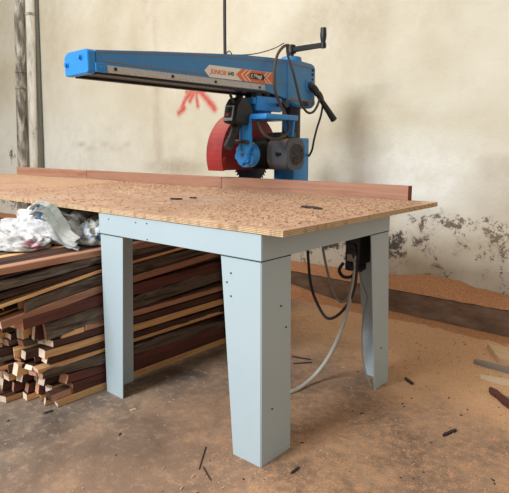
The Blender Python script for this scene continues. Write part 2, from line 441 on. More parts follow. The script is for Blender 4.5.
bm = bmesh.new(); Y = YW-.024; a = onY(Y, 36.5, 0); b = onY(Y, 43, 174); dx = (a.x-b.x)/(a.z-b.z)
tube(bm, [(b.x+dx*(z-b.z)+.006*noise.noise(Vector((z*3, 1, 1))), Y, z) for z in [.17+3.4*i/30 for i in range(31)]], .020, 8, False)
o = link('wall_cable', bm, M['conduit'], smooth=True); tag(o, 'thin dark conduit fixed to the wall beside the whitish pipe', 'conduit')

# spray painted mark on the wall
segs = [((180, 112), (186, 98), 1.5), ((186, 98), (193, 91), 1.7), ((187, 92), (203, 92), 1.6), ((196, 92), (198, 106), 1.3), ((201, 93), (208, 100), 1.9), ((208, 100), (215, 109), 1.9), ((184, 108), (179, 113), 1.8), ((194, 93), (190, 101), 1.4)]
segs = [(onY(YW, *a), onY(YW, *b), w*.0082) for a, b, w in segs]
bm = grid(-3.05, -2.25, 1.33, 1.75, .012, lambda x, z: (x, YW-.002, z))
o = link('spray_paint_mark', bm, M['spray']); tag(o, 'red spray painted scrawl on the plaster wall below the blue saw arm', 'graffiti')
def spm(p):
    best = 0
    for a, b, w in segs:
        ab = b-a; t = max(0, min(1, (p-a).dot(ab)/ab.length_squared)); d = (p-(a+ab*t)); d = math.hypot(d.x, d.z)
        best = max(best, .80*math.exp(-(d/(w*1.9))**2))
    return (best, 0, 0)
setmask(o.data, spm)

# ------------------------------------------------------------------ work table (pale blue steel)
tb = empty('work_table', (-.475, .48, 0), 'pale blue painted steel table frame with angle legs carrying the saw and plywood', 'table')
T = .004
X0, X1, Y0, Y1 = -.93, 0., 0., .90
ZT, ZA = .838, .748
def angle_leg(cx, cy, sx, sy, wt, wb, dt, db, ox=0, oy=0):
    """L-section leg: corner at (cx,cy), flanges run along sx*X and sy*Y, width tapers top to bottom"""
    bm = bmesh.new(); q = []
    for z, w, d, x, y in ((0, wb, db, cx+ox, cy+oy), (ZA-.002, wt, dt, cx, cy)):
        q.append([bm.verts.new((u, v, z)) for u, v in ((x, y), (x+sx*w, y), (x+sx*w, y+sy*T), (x+sx*T, y+sy*T), (x+sx*T, y+sy*d), (x, y+sy*d))])
    a, b = q; bm.faces.new(a[::-1]); bm.faces.new(b)
    for i in range(6): bm.faces.new((a[i], a[(i+1) % 6], b[(i+1) % 6], b[i]))
    bmesh.ops.bevel(bm, geom=[e for e in bm.edges if e.verts[0] in (a[0], b[0]) and e.verts[1] in (a[0], b[0])], offset=.003, segments=2, affect='EDGES')
    return link('leg', bm, M['steel_paint'], tb)
i_ = .001
angle_leg(-i_, Y0+i_, -1, 1, .186, .134, .162, .172)
angle_leg(X0+i_, Y0+i_, 1, 1, .165, .125, .17, .15, -.014)
angle_leg(-i_, Y1-i_, -1, -1, .165, .125, .162, .138, 0, .065)
angle_leg(X0+i_, Y1-i_, 1, -1, .165, .125, .162, .138, -.014, .065)
def rail(lo, hi, flip):
    bm = bmesh.new(); box(bm, lo, hi, .0015)
    return bm
for lo, hi, fl_ in (((X0, Y0-.001, ZA), (X1, Y0+.004, ZT), ((X0, Y0, ZT-.004), (X1, Y0+.045, ZT))),
                    ((X1-.004, Y0+.004, ZA), (X1+.001, Y1-.004, ZT), ((X1-.045, Y0+.045, ZT-.004), (X1, Y1-.045, ZT))),
                    ((X0, Y1-.004, ZA), (X1, Y1+.001, ZT), ((X0, Y1-.045, ZT-.004), (X1, Y1, ZT))),
                    ((X0-.001, Y0+.004, ZA), (X0+.004, Y1-.004, ZT), ((X0, Y0+.045, ZT-.004), (X0+.045, Y1-.045, ZT)))):
    bm = bmesh.new(); box(bm, lo, hi, .0012, seg=1); box(bm, *fl_, 0)
    link('apron', bm, M['steel_paint'], tb)
# weld line under the apron
for lo, hi in (((X0, -.0022, ZA-.0015), (X1, .002, ZA+.001)), ((X1-.002, 0, ZA-.0015), (X1+.0022, Y1, ZA+.001))):
    bm = bmesh.new(); box(bm, lo, hi); 
    # only over the legs
    bm.free()
def seam(lo, hi):
    bm = bmesh.new(); box(bm, lo, hi); link('weld_seam', bm, M['seam'], tb)
seam((-.186, -.0015, ZA-.003), (0, .002, ZA)); seam((X0, -.0015, ZA-.003), (X0+.165, .002, ZA))
seam((-.002, 0, ZA-.003), (.0015, .162, ZA)); seam((-.002, Y1-.165, ZA-.003), (.0015, Y1, ZA))
for px, py in ((109, 219), (136, 222.5), (147, 223.5), (147.5, 239.5), (231, 273), (231, 296), (227, 282)):
    p = onY(Y0, px, py); bm = bmesh.new(); cyl(bm, (p.x, -.003, p.z), (p.x, .001, p.z), .0028, None, 10)
    link('screw', bm, M['seam'], tb)
for px, py in ((281, 306), (286, 327), (272, 409), (381, 348)):
    p = onX(0, px, py); bm = bmesh.new(); cyl(bm, (-.001, p.y, p.z), (.003, p.y, p.z), .0028, None, 10)
    link('screw', bm, M['seam'], tb)
# saw bearers running back to carry the column
bm = bmesh.new(); box(bm, (-.925, .0, .77), (-.865, .895, .832), .002); link('cross_bearer', bm, M['steel_paint'], tb)

# plywood tops
ZP0, ZP1 = .840, .860
def plysheet(x0, x1, y0, y1, label, sag=0):
    bm = bmesh.new(); nx = 24
    rows = []
    for z in (ZP0, ZP1):
        rows.append([[bm.verts.new((x0+(x1-x0)*i/nx, y, z+sag*math.sin(i/nx*PI)+.0009*noise.noise(Vector((i*.9, z*99, y))))) for y in (y0, y1)] for i in range(nx+1)])
    a, b = rows
    for i in range(nx):
        bm.faces.new((a[i][0], a[i][1], a[i+1][1], a[i+1][0])).material_index = 1
        bm.faces.new((b[i][0], b[i+1][0], b[i+1][1], b[i][1])).material_index = 0
        for j in (0, 1): bm.faces.new((a[i][j], a[i+1][j], b[i+1][j], b[i][j])).material_index = 1
    for i in (0, nx): bm.faces.new((a[i][0], a[i][1], b[i][1], b[i][0])).material_index = 1
    o = link('plywood_top', bm, [M['ply'], M['plyedge']]); return tag(o, label, 'plywood')
plysheet(-2.35, .094, -.006, 1.2, 'sawdust covered plywood sheet lying on the pale blue table')
plysheet(-4.3, -2.353, -.006, 1.2, 'dusty plywood sheet extending the table away to the left beyond the rag heap')
# thin layer of sawdust on the plywood
def dust_h(x, y):
    n = noise.noise(Vector((x*2.2, y*2.2, 1)))+.6*noise.noise(Vector((x*6, y*6, 4)))+.18*noise.noise(Vector((x*24, y*24, 8)))+.5*noise.noise(Vector((x*60, y*60, 2)))
    w = .15+.8*smooth01(.5, .95, y)+.75*smooth01(-.9, -.35, x)*smooth01(.35, .05, abs(y-.55)-.15)+.35*smooth01(-1.3, -2., x)*smooth01(.1, .5, y)
    w += .5*smooth01(.55, .3, y)*smooth01(-.8, -.3, x) 
    w -= .7*smooth01(.32, .0, math.hypot((x+1.0)/1.2, y-.5))
    w *= smooth01(.0, .06, y)*smooth01(.094, .04, x)
    h = (n*.55+w-.30)
    return ZP1-.0015+max(-.001, min(.014, h*.010))
bm = bmesh.new(); st = .0125
def dustgrid(bm, x0, x1, y0, y1, st):
    nx = int((x1-x0)/st); ny = int((y1-y0)/st)
    V = [[bm.verts.new((x0+(x1-x0)*i/nx, y0+(y1-y0)*j/ny, 0)) for j in range(ny+1)] for i in range(nx+1)]
    for r in V:
        for v in r: v.co.z = dust_h(v.co.x, v.co.y)
    for i in range(nx):
        for j in range(ny):
            q = (V[i][j], V[i+1][j], V[i+1][j+1], V[i][j+1])
            if max(v.co.z for v in q) > ZP1: bm.faces.new(q)
dustgrid(bm, -2.3, .09, 0.0, 1.095, st); dustgrid(bm, -4.2, -2.3, 0.0, 1.095, .03)
for v in [v for v in bm.verts if not v.link_faces]: bm.verts.remove(v)
o = link('sawdust_layer', bm, M['dust_table'], smooth=True); tag(o, 'loose sawdust scattered over the plywood top in front of the fence', 'sawdust', kind='stuff')
# coarser shavings
bm = bmesh.new()
for _ in range(5200):
    x = random.uniform(-2.2, .08); y = random.uniform(.02, 1.08)
    h = dust_h(x, y)
    if h < ZP1+.001 and random.random() > .25: continue
    s = random.uniform(.0015, .004); a = random.uniform(0, PI)
    u = Vector((math.cos(a), math.sin(a), random.uniform(-.3, .3)))*s*1.6; w = Vector((-math.sin(a), math.cos(a), random.uniform(-.2, .2)))*s*.7
    p = Vector((x, y, max(h, ZP1)+.0015)); k = Vector((0, 0, s*.5))
    vs = [bm.verts.new(p+q) for q in (u-w, u+w, -u+w, -u-w)]; t_ = [bm.verts.new(v.co+k) for v in vs]
    bm.faces.new(t_)
    for i in range(4): bm.faces.new((vs[i], vs[(i+1) % 4], t_[(i+1) % 4], t_[i]))
o = link('wood_shavings', bm, M['dust_table']); tag(o, 'coarse pale wood crumbs lying in the sawdust on the plywood', 'shavings', kind='stuff')

# fence boards
def fence(x0, x1, label, h=.937):
    bm = bmesh.new(); box(bm, (x0, 1.10, ZP1+.0005), (x1, 1.142, h), .002)
    for f in bm.faces:
        c = f.calc_center_median()
        if abs(c.x-x1) < .0005 or abs(c.x-x0) < .0005: f.material_index = 1
    o = link('fence_board', bm, [M['hardwood'], M['hardwood_end']]); tag(o, label, 'board')
fence(-1.250, -.012, 'reddish hardwood fence board along the back of the plywood, on the right')
fence(-2.765, -1.253, 'reddish hardwood fence board left of the seam below the red blade guard', .936)
fence(-3.95, -2.768, 'far left length of the reddish hardwood fence on the plywood', .935)

# chips on the plywood
def chip(name, px, py, z, lx, ly, lz, rz, m, label, tilt=0, cat='wood scrap'):
    p = onZ(z, px, py); b2 = bmesh.new(); random.seed(int(px*7+py))
    poly = []
    for k in range(9):
        a = 2*PI*k/9; s = .78+.3*random.random(); poly.append((math.cos(a)*lx/2*s*(1.15 if abs(math.cos(a)) > .8 else 1), math.sin(a)*ly/2*s))
    prism(b2, poly, XY, 0, lz, bev=min(lz, ly)*.18)
    o = link(name, b2, m); o.location = (p.x, p.y, z); o.rotation_euler = (0, tilt, rz); return tag(o, label, cat)
chip('wood_scrap', 311.5, 209, ZP1+.003, .12, .045, .010, R(-14), M['chip_dark'], 'dark bark chip lying in the sawdust near the right end of the plywood')
chip('wood_scrap', 176, 199.3, ZP1+.002, .065, .03, .006, R(30), M['chip_dark'], 'small dark oval chip on the middle of the plywood, left one of two')
chip('wood_scrap', 193.5, 198.2, ZP1+.002, .045, .022, .006, R(10), M['chip_dark'], 'small dark chip on the middle of the plywood, right one of two')

# post below the extension sheets
def post(x, y, label):
    bm = bmesh.new(); box(bm, (x-.035, y-.03, 0), (x+.035, y+.03, ZP0-.001), .002)
    tag(link('support_post', bm, M['post']), label, 'post')
post(onY(.6, 97, 225).x, .6, 'dark red brown wooden post under the plywood behind the heap of offcuts')
post(-4.22, .4, 'wooden post under the far left end of the plywood')
# ------------------------------------------------------------------ radial arm saw
saw = empty('radial_arm_saw', (-.98, 1.45, .75), 'blue radial arm saw on a column behind the fence, arm reaching over the table', 'saw')
AX0, AX1 = -1.066, -.889
# base column with bracket
bm = bmesh.new(); box(bm, (-1.055, 1.37, .74), (-.895, 1.53, 1.175), .008)
box(bm, (-1.09, 1.335, .74), (-.86, 1.565, .775), .004)
bc = link('base_column', bm, M['blue_bright'], saw, True)
bm = bmesh.new(); box(bm, (-1.07, .904, .765), (-.88, 1.335, .835), .003); link('mounting_bracket', bm, M['blue'], bc)
bm = bmesh.new(); cyl(bm, (-.98, 1.45, 1.17), (-.98, 1.45, 1.42), .058, None, 32); link('column', bm, M['column'], saw, True)
bm = bmesh.new(); cyl(bm, (-.98, 1.45, 1.36), (-.98, 1.45, 1.40), .085, None, 32, bev=.004); 
box(bm, (-.90, 1.42, 1.365), (-.87, 1.48, 1.395), .003); link('column_clamp', bm, M['black_metal'], saw, True)
# arm
prof = [(-.005, 1.428), (-.005, 1.512), (.30, 1.544), (.58, 1.571), (.87, 1.599), (1.12, 1.614), (1.30, 1.622), (1.30, 1.395), (1.10, 1.428)]
bm = bmesh.new(); prism(bm, prof, YZ, AX0+.012, AX1-.0, bev=.004)
arm = link('arm', bm, M['blue'], saw)
bm = bmesh.new(); prism(bm, [(1.28, 1.39), (1.28, 1.624), (1.40, 1.628), (1.55, 1.622), (1.57, 1.60), (1.57, 1.375), (1.53, 1.355), (1.38, 1.36)], YZ, AX0-.005, AX1+.006, bev=.008)
hd = link('arm_head', bm, M['blue'], arm, True)
bm = bmesh.new(); prism(bm, [(1.285, 1.395), (1.285, 1.405), (1.56, 1.40), (1.56, 1.385)], YZ, AX1+.006, AX1+.010); link('casting_line', bm, M['groove'], hd)
bm = bmesh.new(); prism(bm, [(1.29, 1.598), (1.29, 1.604), (1.55, 1.60), (1.55, 1.594)], YZ, AX1+.005, AX1+.009); link('casting_line', bm, M['groove'], hd)
# end cap
bm = bmesh.new()
prism(bm, [(AX0, 1.425), (AX0+.004, 1.415), (AX1-.006, 1.418), (AX1+.003, 1.428), (AX1+.003, 1.505), (AX1-.006, 1.513), (AX0+.03, 1.511), (AX0+.018, 1.500), (AX0, 1.492)], XZ, -.042, -.006, bev=.0025)
box(bm, (AX1-.004, -.01, 1.424), (AX1+.008, .045, 1.462), .003)
ec = link('end_cap', bm, M['blue_bright'], arm)
for x, z in ((AX0+.022, 1.462), (AX1-.05, 1.485)):
    bm = bmesh.new(); cyl(bm, (x, -.054, z), (x, -.042, z), .009, None, 6); cyl(bm, (x, -.045, z), (x, -.041, z), .013, None, 16); link('bolt', bm, M['blue_bright'], arm)
# guide rails and dark underside track
for x0, x1 in ((AX1-.001, AX1+.009), (AX0+.002, AX0+.013)):
    bm = bmesh.new(); prism(bm, [(.046, 1.426), (.046, 1.4555), (1.075, 1.462), (1.075, 1.432)], YZ, x0, x1, bev=.001)
    link('guide_rail', bm, M['rail'], arm)
for y in (.085, .40, .683, 1.026):
    bm = bmesh.new(); cyl(bm, (AX1+.006, y, 1.4435), (AX1+.0115, y, 1.4435), .0075, None, 14); link('bolt', bm, M['black_metal'], arm)
bm = bmesh.new(); cyl(bm, (AX1+.006, .018, 1.443), (AX1+.0115, .018, 1.443), .006, None, 14); link('bolt', bm, M['blue'], arm)
bm = bmesh.new(); box(bm, (AX0+.01, .0, 1.412), (AX0+.035, 1.29, 1.430)); box(bm, (AX1-.035, .0, 1.417), (AX1-.006, 1.29, 1.428)); box(bm, (AX0+.03, .0, 1.422), (AX1-.03, 1.29, 1.4278))
link('underside_track', bm, M['black_metal'], arm)
# dusty pressed line along the arm
bm = bmesh.new(); prism(bm, [(.03, 1.469), (.03, 1.4725), (1.27, 1.484), (1.27, 1.480)], YZ, AX1-.001, AX1+.0015)
prism(bm, [(.0, 1.503), (.0, 1.506), (.58, 1.564), (1.27, 1.606), (1.27, 1.602), (.58, 1.560)], YZ, AX1-.001, AX1+.0015)
link('pressed_line', bm, M['groove'], arm)
# decal on the arm, facing +X
XD = AX1+.0015
def dec(name, poly, m, t=.0008, off=0., parent=None):
    bm = bmesh.new(); prism(bm, poly, YZ, XD+off, XD+off+t); return link(name, bm, m, parent or arm)
def zc(y): return 1.493+.016*(y-.6)
dh = .031
D = lambda y, s: (y, zc(y)+s*dh)
dy0, dy1 = .612, 1.150
dec('name_plate', [D(dy0, 0), D(dy0+.035, .95), D(dy1, 1.05), D(dy1, -1.05), D(dy0+.035, -.95)], M['decal_white'])
def chev(y, w):   # arrow stripe pointing to the arm's free end
    return [D(y, 0), D(y+.045, .98), D(y+.045+w, .98), D(y+w, 0), D(y+.045+w, -.98), D(y+.045, -.98)]
dec('name_plate', [D(.842, 0), D(.887, .98), D(dy1, 1.0), D(dy1, -1.0), D(.887, -.98)], M['decal_orange'], off=.001)
for y in (.880, .912, 1.055, 1.085): 
    w = .009
    dec('chevron', [D(y, 0), D(y+.042, .97), D(y+.042+w, .97), D(y+w, 0), D(y+.042+w, -.97), D(y+.042, -.97)] if y+.06 < dy1 else [D(y, 0), D(y+.042, .97), D(y+.042+w, .97), D(y+w, 0), D(y+.042+w, -.97), D(y+.042, -.97)], M['decal_white'], off=.002)
pl = []
for k in range(24):
    a = 2*PI*k/24; cy = 1.012+(.042 if math.cos(a) > 0 else -.042); pl.append((cy+.019*math.cos(a), zc(1.01)+.001+.0155*math.sin(a)))
dec('logo_oval', pl, M['decal_black'], off=.003)
def text(s, y, z, size, m, off, shear=0., sx=1.):
    cu = bpy.data.curves.new('t', 'FONT'); cu.body = s; cu.size = size; cu.extrude = .0004; cu.shear = shear; cu.space_character = 1.0; cu.offset = .0004
    o = bpy.data.objects.new('t', cu); C.objects.link(o)
    bpy.context.view_layer.update()
    me = bpy.data.meshes.new_from_object(o.evaluated_get(bpy.context.evaluated_depsgraph_get()))
    bpy.data.objects.remove(o); me.name = 'lettering'; me.materials.clear(); me.materials.append(m)
    r = Matrix(((0, 0, 1, XD+off), (sx, 0, 0, y), (0, 1, 0, z), (0, 0, 0, 1)))
    me.transform(r)
    q = bpy.data.objects.new('lettering', me); C.objects.link(q); q.parent = arm; q.matrix_parent_inverse = Matrix.Translation(-wloc(arm)); return q
text('JUNIOR', .652, zc(.68)-.011, .032, M['decal_orange'], .0015, .25, 1.05)
text('640', .780, zc(.8)-.010, .028, M['decal_black'], .0015, 0, 1.1)
text('Maggi', .985, zc(1.01)-.006, .027, M['decal_white'], .0045, 0, 1.05)
# round emblem left of the word
bm = bmesh.new()
for k in range(18):
    a0, a1 = R(50)+k*R(260)/18, R(50)+(k+1)*R(260)/18; cy, cz = .969, zc(.969)+.001
    p = [(cy+r*math.cos(a), cz+r*math.sin(a)) for r, a in ((.0095, a0), (.0095, a1), (.0055, a1), (.0055, a0))]
    prism(bm, p, YZ, XD+.0043, XD+.005)
link('logo_ring', bm, M['decal_white'], arm)
# collar, crank
bm = bmesh.new(); cyl(bm, (-.985, 1.45, 1.615), (-.985, 1.45, 1.662), .068, .062, 32, bev=.004); link('collar', bm, M['blue'], saw, True)
ck = bmesh.new(); cyl(ck, (-.985, 1.45, 1.655), (-.985, 1.45, 1.735), .017, None, 16); cyl(ck, (-.985, 1.45, 1.685), (-.985, 1.45, 1.735), .03, .026, 20, bev=.003)
b2 = bmesh.new(); prism(b2, [(-.99, 1.690), (-.99, 1.722), (-.76, 1.722), (-.735, 1.714), (-.735, 1.698), (-.76, 1.694)], XZ, 1.437, 1.463, bev=.005); merge(ck, b2)
cyl(ck, (-.752, 1.45, 1.69), (-.752, 1.45, 1.722), .018, None, 16, bev=.003)
crank = link('crank', ck, M['black_metal'], saw, True)
bm = bmesh.new(); tube(bm, [(-.752, 1.45, 1.722+.082*t) for t in [i/8 for i in range(9)]], lambda t: .013+.006*math.sin(min(1, t*1.25)*PI*.75), 14, False); link('crank_handle', bm, M['black'], crank, True)
# lever at the right of the head
lv = bmesh.new(); a = Vector((AX1+.006, 1.50, 1.495)); b = onX(-.80, 334, 120)
kk = onX(-.845, 318, 95)
tube(lv, [a, a.lerp(kk, .5)+Vector((0, 0, .008)), kk], lambda t: .026-.008*t, 12)
tube(lv, [kk, kk.lerp(b, .5), b], lambda t: .014+.007*t, 14)
link('locking_lever', lv, M['black'], saw, True)
bm = bmesh.new(); cyl(bm, (AX1+.004, 1.50, 1.495), (AX1+.012, 1.50, 1.495), .04, None, 24); link('lever_boss', bm, M['blue'], saw, True)
for y, z in ((1.535, 1.56), (1.535, 1.585), (1.53, 1.53)):
    bm = bmesh.new(); cyl(bm, (AX1+.004, y, z), (AX1+.014, y, z), .007, None, 8); link('bolt', bm, M['black_metal'], saw)
# carriage below the arm
bm = bmesh.new(); box(bm, (-1.06, 1.00, 1.355), (-.90, 1.32, 1.392), .006)
box(bm, (-1.045, 1.03, 1.33), (-.915, 1.29, 1.357), .004); box(bm, (-.915, 1.02, 1.32), (-.89, 1.24, 1.40), .004)
cr = link('carriage', bm, M['blue_bright'], saw, True)
bm = bmesh.new()
for y in (1.04, 1.12, 1.28):
    for x in (-1.045, -.915):
        bm = bmesh.new(); cyl(bm, (x, y, 1.385), (x, y, 1.424), .022, None, 16); link('roller', bm, M['black_metal'], cr, True)
bm = bmesh.new(); cyl(bm, (-.89, 1.20, 1.36), (-.84, 1.20, 1.36), .010, None, 10); cyl(bm, (-.85, 1.2, 1.36), (-.825, 1.2, 1.36), .024, .02, 8, bev=.003); link('locking_knob', bm, M['black'], cr, True)
# turntable and yoke
bm = bmesh.new(); cyl(bm, (-.985, 1.14, 1.295), (-.985, 1.14, 1.332), .075, None, 32, bev=.004); 
box(bm, (-1.03, .975, 1.27), (-.79, 1.27, 1.300), .006)
yk = link('yoke', bm, M['blue_bright'], saw, True)
bm = bmesh.new()
prism(bm, [(-.975, 1.29), (-.90, 1.29), (-.895, 1.12), (-.915, 1.08), (-.965, 1.08), (-.985, 1.12)], XZ, .968, .985, bev=.003)
prism(bm, [(-.975, 1.28), (-.965, 1.28), (-.965, 1.10), (-.975, 1.10)], XZ, .962, 1.02, bev=.001)
link('yoke_arm', bm, M['blue_bright'], yk)
bm = bmesh.new(); prism(bm, [(-.88, 1.28), (-.80, 1.28), (-.81, 1.18), (-.87, 1.18)], XZ, 1.235, 1.255, bev=.003)
link('yoke_arm', bm, M['blue_bright'], yk)
# pivot hub facing the operator
hb = bmesh.new(); hc = Vector((-.935, .96, 1.077))
cyl(hb, hc+Vector((0, .05, 0)), hc+Vector((0, -.004, 0)), .072, None, 40, bev=.003)
cyl(hb, hc+Vector((0, 0, 0)), hc+Vector((0, -.03, 0)), .052, .046, 32, bev=.004)
for k in range(6):
    a_ = k*PI/3+.3; cyl(hb, hc+Vector((math.cos(a_)*.043, -.0, math.sin(a_)*.043)), hc+Vector((math.cos(a_)*.043, -.026, math.sin(a_)*.043)), .015, None, 12)
hub = link('pivot_hub', hb, M['blue_bright'], saw, True)
bm = bmesh.new(); cyl(bm, hc+Vector((0, -.03, 0)), hc+Vector((0, -.036, 0)), .008, None, 8); link('bolt', bm, M['steel'], hub)
for k in range(6):
    a_ = k*PI/3; q = Vector((math.cos(a_)*.063, -.003, math.sin(a_)*.063)); bm = bmesh.new(); cyl(bm, hc+q, hc+q+Vector((0, -.007, 0)), .007, None, 6); link('bolt', bm, M['steel'], hub)
bm = bmesh.new(); tube(bm, [(-1.03, .95, 1.145), (-.98, .94, 1.15), (-.90, .95, 1.145)], .012, 10); cyl(bm, (-1.035, .95, 1.145), (-1.06, .95, 1.145), .02, .016, 10)
link('bevel_lock', bm, M['column'], saw, True)
# motor
mb = bmesh.new(); my, mz = 1.135, 1.078
def rrect(hy, hz, r, n=5):
    out = []
    for cy, cz, a0 in ((hy-r, hz-r, 0), (-hy+r, hz-r, 90), (-hy+r, -hz+r, 180), (hy-r, -hz+r, 270)):
        for k in range(n+1):
            a = R(a0+90*k/n); out.append((my+cy+r*math.cos(a), mz+cz+r*math.sin(a)))
    return out
prism(mb, rrect(.088, .092, .05), YZ, -.845, -.70, bev=.006)
mo = link('motor', mb, M['motor'], saw, True)
bm = bmesh.new(); prism(bm, rrect(.080, .083, .05), YZ, -1.0, -.845)
for k in range(10): 
    x = -.985+k*.0145; prism(bm, rrect(.088, .091, .05), YZ, x, x+.004)
link('cooling_fins', bm, M['black_metal'], mo, True)
bm = bmesh.new(); cyl(bm, (-.702, my+.012, mz), (-.697, my+.012, mz), .062, None, 40); gr = link('fan_grille', bm, M['grille'], mo, True)
bm = bmesh.new()
for r0 in (.012, .024, .036, .048, .060):
    P = [(-.695, my+.012+r0*math.cos(t), mz+r0*math.sin(t)) for t in [2*PI*i/36 for i in range(37)]]; tube(bm, P, .0019, 5, False)
for k in range(8):
    a_ = k*PI/4+.2; tube(bm, [(-.695, my+.012, mz), (-.695, my+.012+.06*math.cos(a_), mz+.06*math.sin(a_))], .0016, 5, False)
link('grille_ring', bm, M['grille_ring'], gr)
bm = bmesh.new(); cyl(bm, (-.765, my-.086, mz), (-.765, my-.096, mz), .013, None, 12); cyl(bm, (-.76, my-.09, mz), (-.74, my-.095, mz+.002), .007, None, 10); link('bolt', bm, M['black_metal'], mo, True)
bm = bmesh.new(); box(bm, (-.88, 1.06, 1.165), (-.74, 1.20, 1.205), .01); cyl(bm, (-.81, 1.055, 1.19), (-.81, 1.07, 1.19), .012, None, 10); link('terminal_box', bm, M['black'], mo, True)
# blade and guard
by, bz, bx = 1.165, 1.06, -1.075
bm = bmesh.new(); cyl(bm, (bx-.0015, by, bz), (bx+.0015, by, bz), .165, None, 72)
for k in range(48):
    a = 2*PI*k/48; prism(bm, [(by+r*math.cos(a+d), bz+r*math.sin(a+d)) for r, d in ((.160, 0), (.178, .0), (.178, .035), (.160, .085))], YZ, bx-.002, bx+.002)
bl = link('saw_blade', bm, M['blade'], saw)
bm = bmesh.new(); cyl(bm, (bx-.012, by, bz), (-.86, by, bz), .03, None, 24, bev=.002); link('arbor', bm, M['steel'], bl, True)
gb = bmesh.new(); g0, g1, gt = -1.175, -1.045, .004; gy, gz, gr_ = 1.165, 1.068, .262
arc = [(gy+gr_*math.cos(a), gz+gr_*math.sin(a)) for a in [R(200)-R(205)*k/28 for k in range(29)]]
outer = [(gy-gr_*.94, gz-.085)]+arc+[(gy+gr_*.98, gz-.03)]
inner_r = [(gy+(y-gy)*.96, gz+(z-gz)*.96) for y, z in outer]
for x0, x1 in ((g0, g0+gt), (g1-gt, g1)): 
    prism(gb, outer+[(gy+.06, gz-.03), (gy+.03, gz-.088)], YZ, x0, x1)
for i in range(len(outer)-1):
    a, b = outer[i], outer[i+1]; c, d = inner_r[i+1], inner_r[i]
    prism(gb, [a, b, c, d], YZ, g0+.001, g1-.001)
gd = link('blade_guard', gb, M['red'], saw, True)
p = onX(g1, 227, 161); bm = bmesh.new(); cyl(bm, (g1-.001, p.y, p.z), (g1+.008, p.y, p.z), .022, None, 20, bev=.003); link('guard_screw', bm, M['red'], gd, True)
bm = bmesh.new(); prism(bm, [(gy-.10, gz+.02), (gy-.02, gz+.14), (gy-.008, gz+.13), (gy-.085, gz+.01)], YZ, g1, g1+.02, bev=.002); link('guard_rib', bm, M['red'], gd)
bm = bmesh.new(); prism(bm, [(by-.05, bz+.17), (by+.24, bz+.13), (by+.27, bz+.05), (by+.25, bz-.0), (by-.05, bz+.0)], YZ, -1.04, -1.01, bev=.006); link('dust_chute', bm, M['red'], gd)
# grip and switch
sx0, sx1 = -.975, -.865
sb = bmesh.new()
prism(sb, [(.848, 1.255), (.868, 1.345), (.905, 1.388), (.965, 1.382), (1.005, 1.33), (1.0, 1.25), (.955, 1.238), (.87, 1.247)], YZ, -1.0, -.905, bev=.009)
sw = link('switch_box', sb, M['black'], saw, True)
d0, d1 = Vector((0, .847, 1.258)), Vector((0, .868, 1.342)); nrm = Vector((0, -(d1-d0).z, (d1-d0).y)).normalized()
def plate(lo, hi, xa, xb, th, off):
    a = d0.lerp(d1, lo)+nrm*off; b = d0.lerp(d1, hi)+nrm*off; c = b+nrm*th; d = a+nrm*th
    bm = bmesh.new(); prism(bm, [(a.y, a.z), (b.y, b.z), (c.y, c.z), (d.y, d.z)], YZ, xa, xb, bev=.001); return bm
sp = link('switch_plate', plate(.03, .97, -.985, -.922, .004, .0), M['switch_plate'], sw)
link('switch_surround', plate(.22, .90, -.978, -.930, .006, .003), M['black'], sp)
link('stop_button', plate(.28, .45, -.965, -.943, .008, .006), M['red_button'], sp)
link('start_button', plate(.58, .78, -.965, -.943, .008, .006), M['black_metal'], sp)
g_ = bmesh.new(); ga = Vector((-.955, .93, 1.25)); gbm = onX(-.955, 227.5, 148)
tube(g_, [ga, ga.lerp(gbm, .5), gbm], lambda t: .026-.003*math.sin(t*PI)+.0015*math.sin(t*30), 14, k=14)
link('grip', g_, M['black'], sw, True)
bm = bmesh.new(); box(bm, (-.975, .975, 1.262), (-.93, 1.03, 1.285), .004); link('grip_bracket', bm, M['blue_bright'], sw)
# the motor, blade and guard sit parked behind the fence
mo.location += Vector((-.10, .125, 0)); bl.location += Vector((-.10, .130, 0)); gd.location += Vector((-.10, .090, 0))
hub.location += Vector((-.03, .04, 0))
# cables of the saw
def cab(name, X, pts, r, m, parent=None, n=8):
    bm = bmesh.new(); P = []
    for q in pts: P.append(onX(q[2] if len(q) > 2 else X, q[0], q[1]))
    tube(bm, P, r, n); return link(name, bm, m, parent, True)
cab('motor_cable', -.84, [(288, 45, -.92), (283, 47, -.9), (277, 56, -.86), (274.5, 72), (275, 90), (280, 104), (287, 118, -.82), (288.5, 130, -.81), (283, 137, -.80), (273, 139, -.80), (264, 134, -.82), (259, 124, -.86), (257, 115, -.9)], .0085, M['rubber_brown'], saw)
cab('switch_cable', -.84, [(287, 46, -.92), (288, 56, -.88), (293, 72), (297, 88), (301, 103), (307, 112), (313, 112), (318, 104), (319.5, 94), (315, 86, -.85), (309, 84, -.87)], .0075, M['rubber_brown'], saw)
cab('supply_cable', -.84, [(320, 92), (323, 100), (321, 115), (317, 128), (314, 140), (312, 150), (309, 156, -.9)], .0065, M['rubber_dark'], saw)
cab('thin_wire', -.93, [(226, 54), (229, 51), (232, 55), (229, 58), (226, 55), (236, 55), (250, 54.5), (263, 52), (275, 48), (284, 43)], .0028, M['column'], saw)
cab('lead', -.93, [(230, 93), (231.5, 98), (234, 103)], .008, M['rubber_dark'], saw)
# mains cable hanging from above down to the arm
bm = bmesh.new(); p = onX(-.955, 225, 55); tube(bm, [(p.x-.01, p.y, 3.55), (p.x-.008, p.y, 2.8), (p.x, p.y+.002, 2.2), (p.x, p.y, p.z+.15), (p.x, p.y, p.z-.005)], .0085, 8)
tag(link('hanging_cable', bm, M['rubber_dark'], smooth=True), 'black power cable hanging straight down onto the saw arm', 'cable')

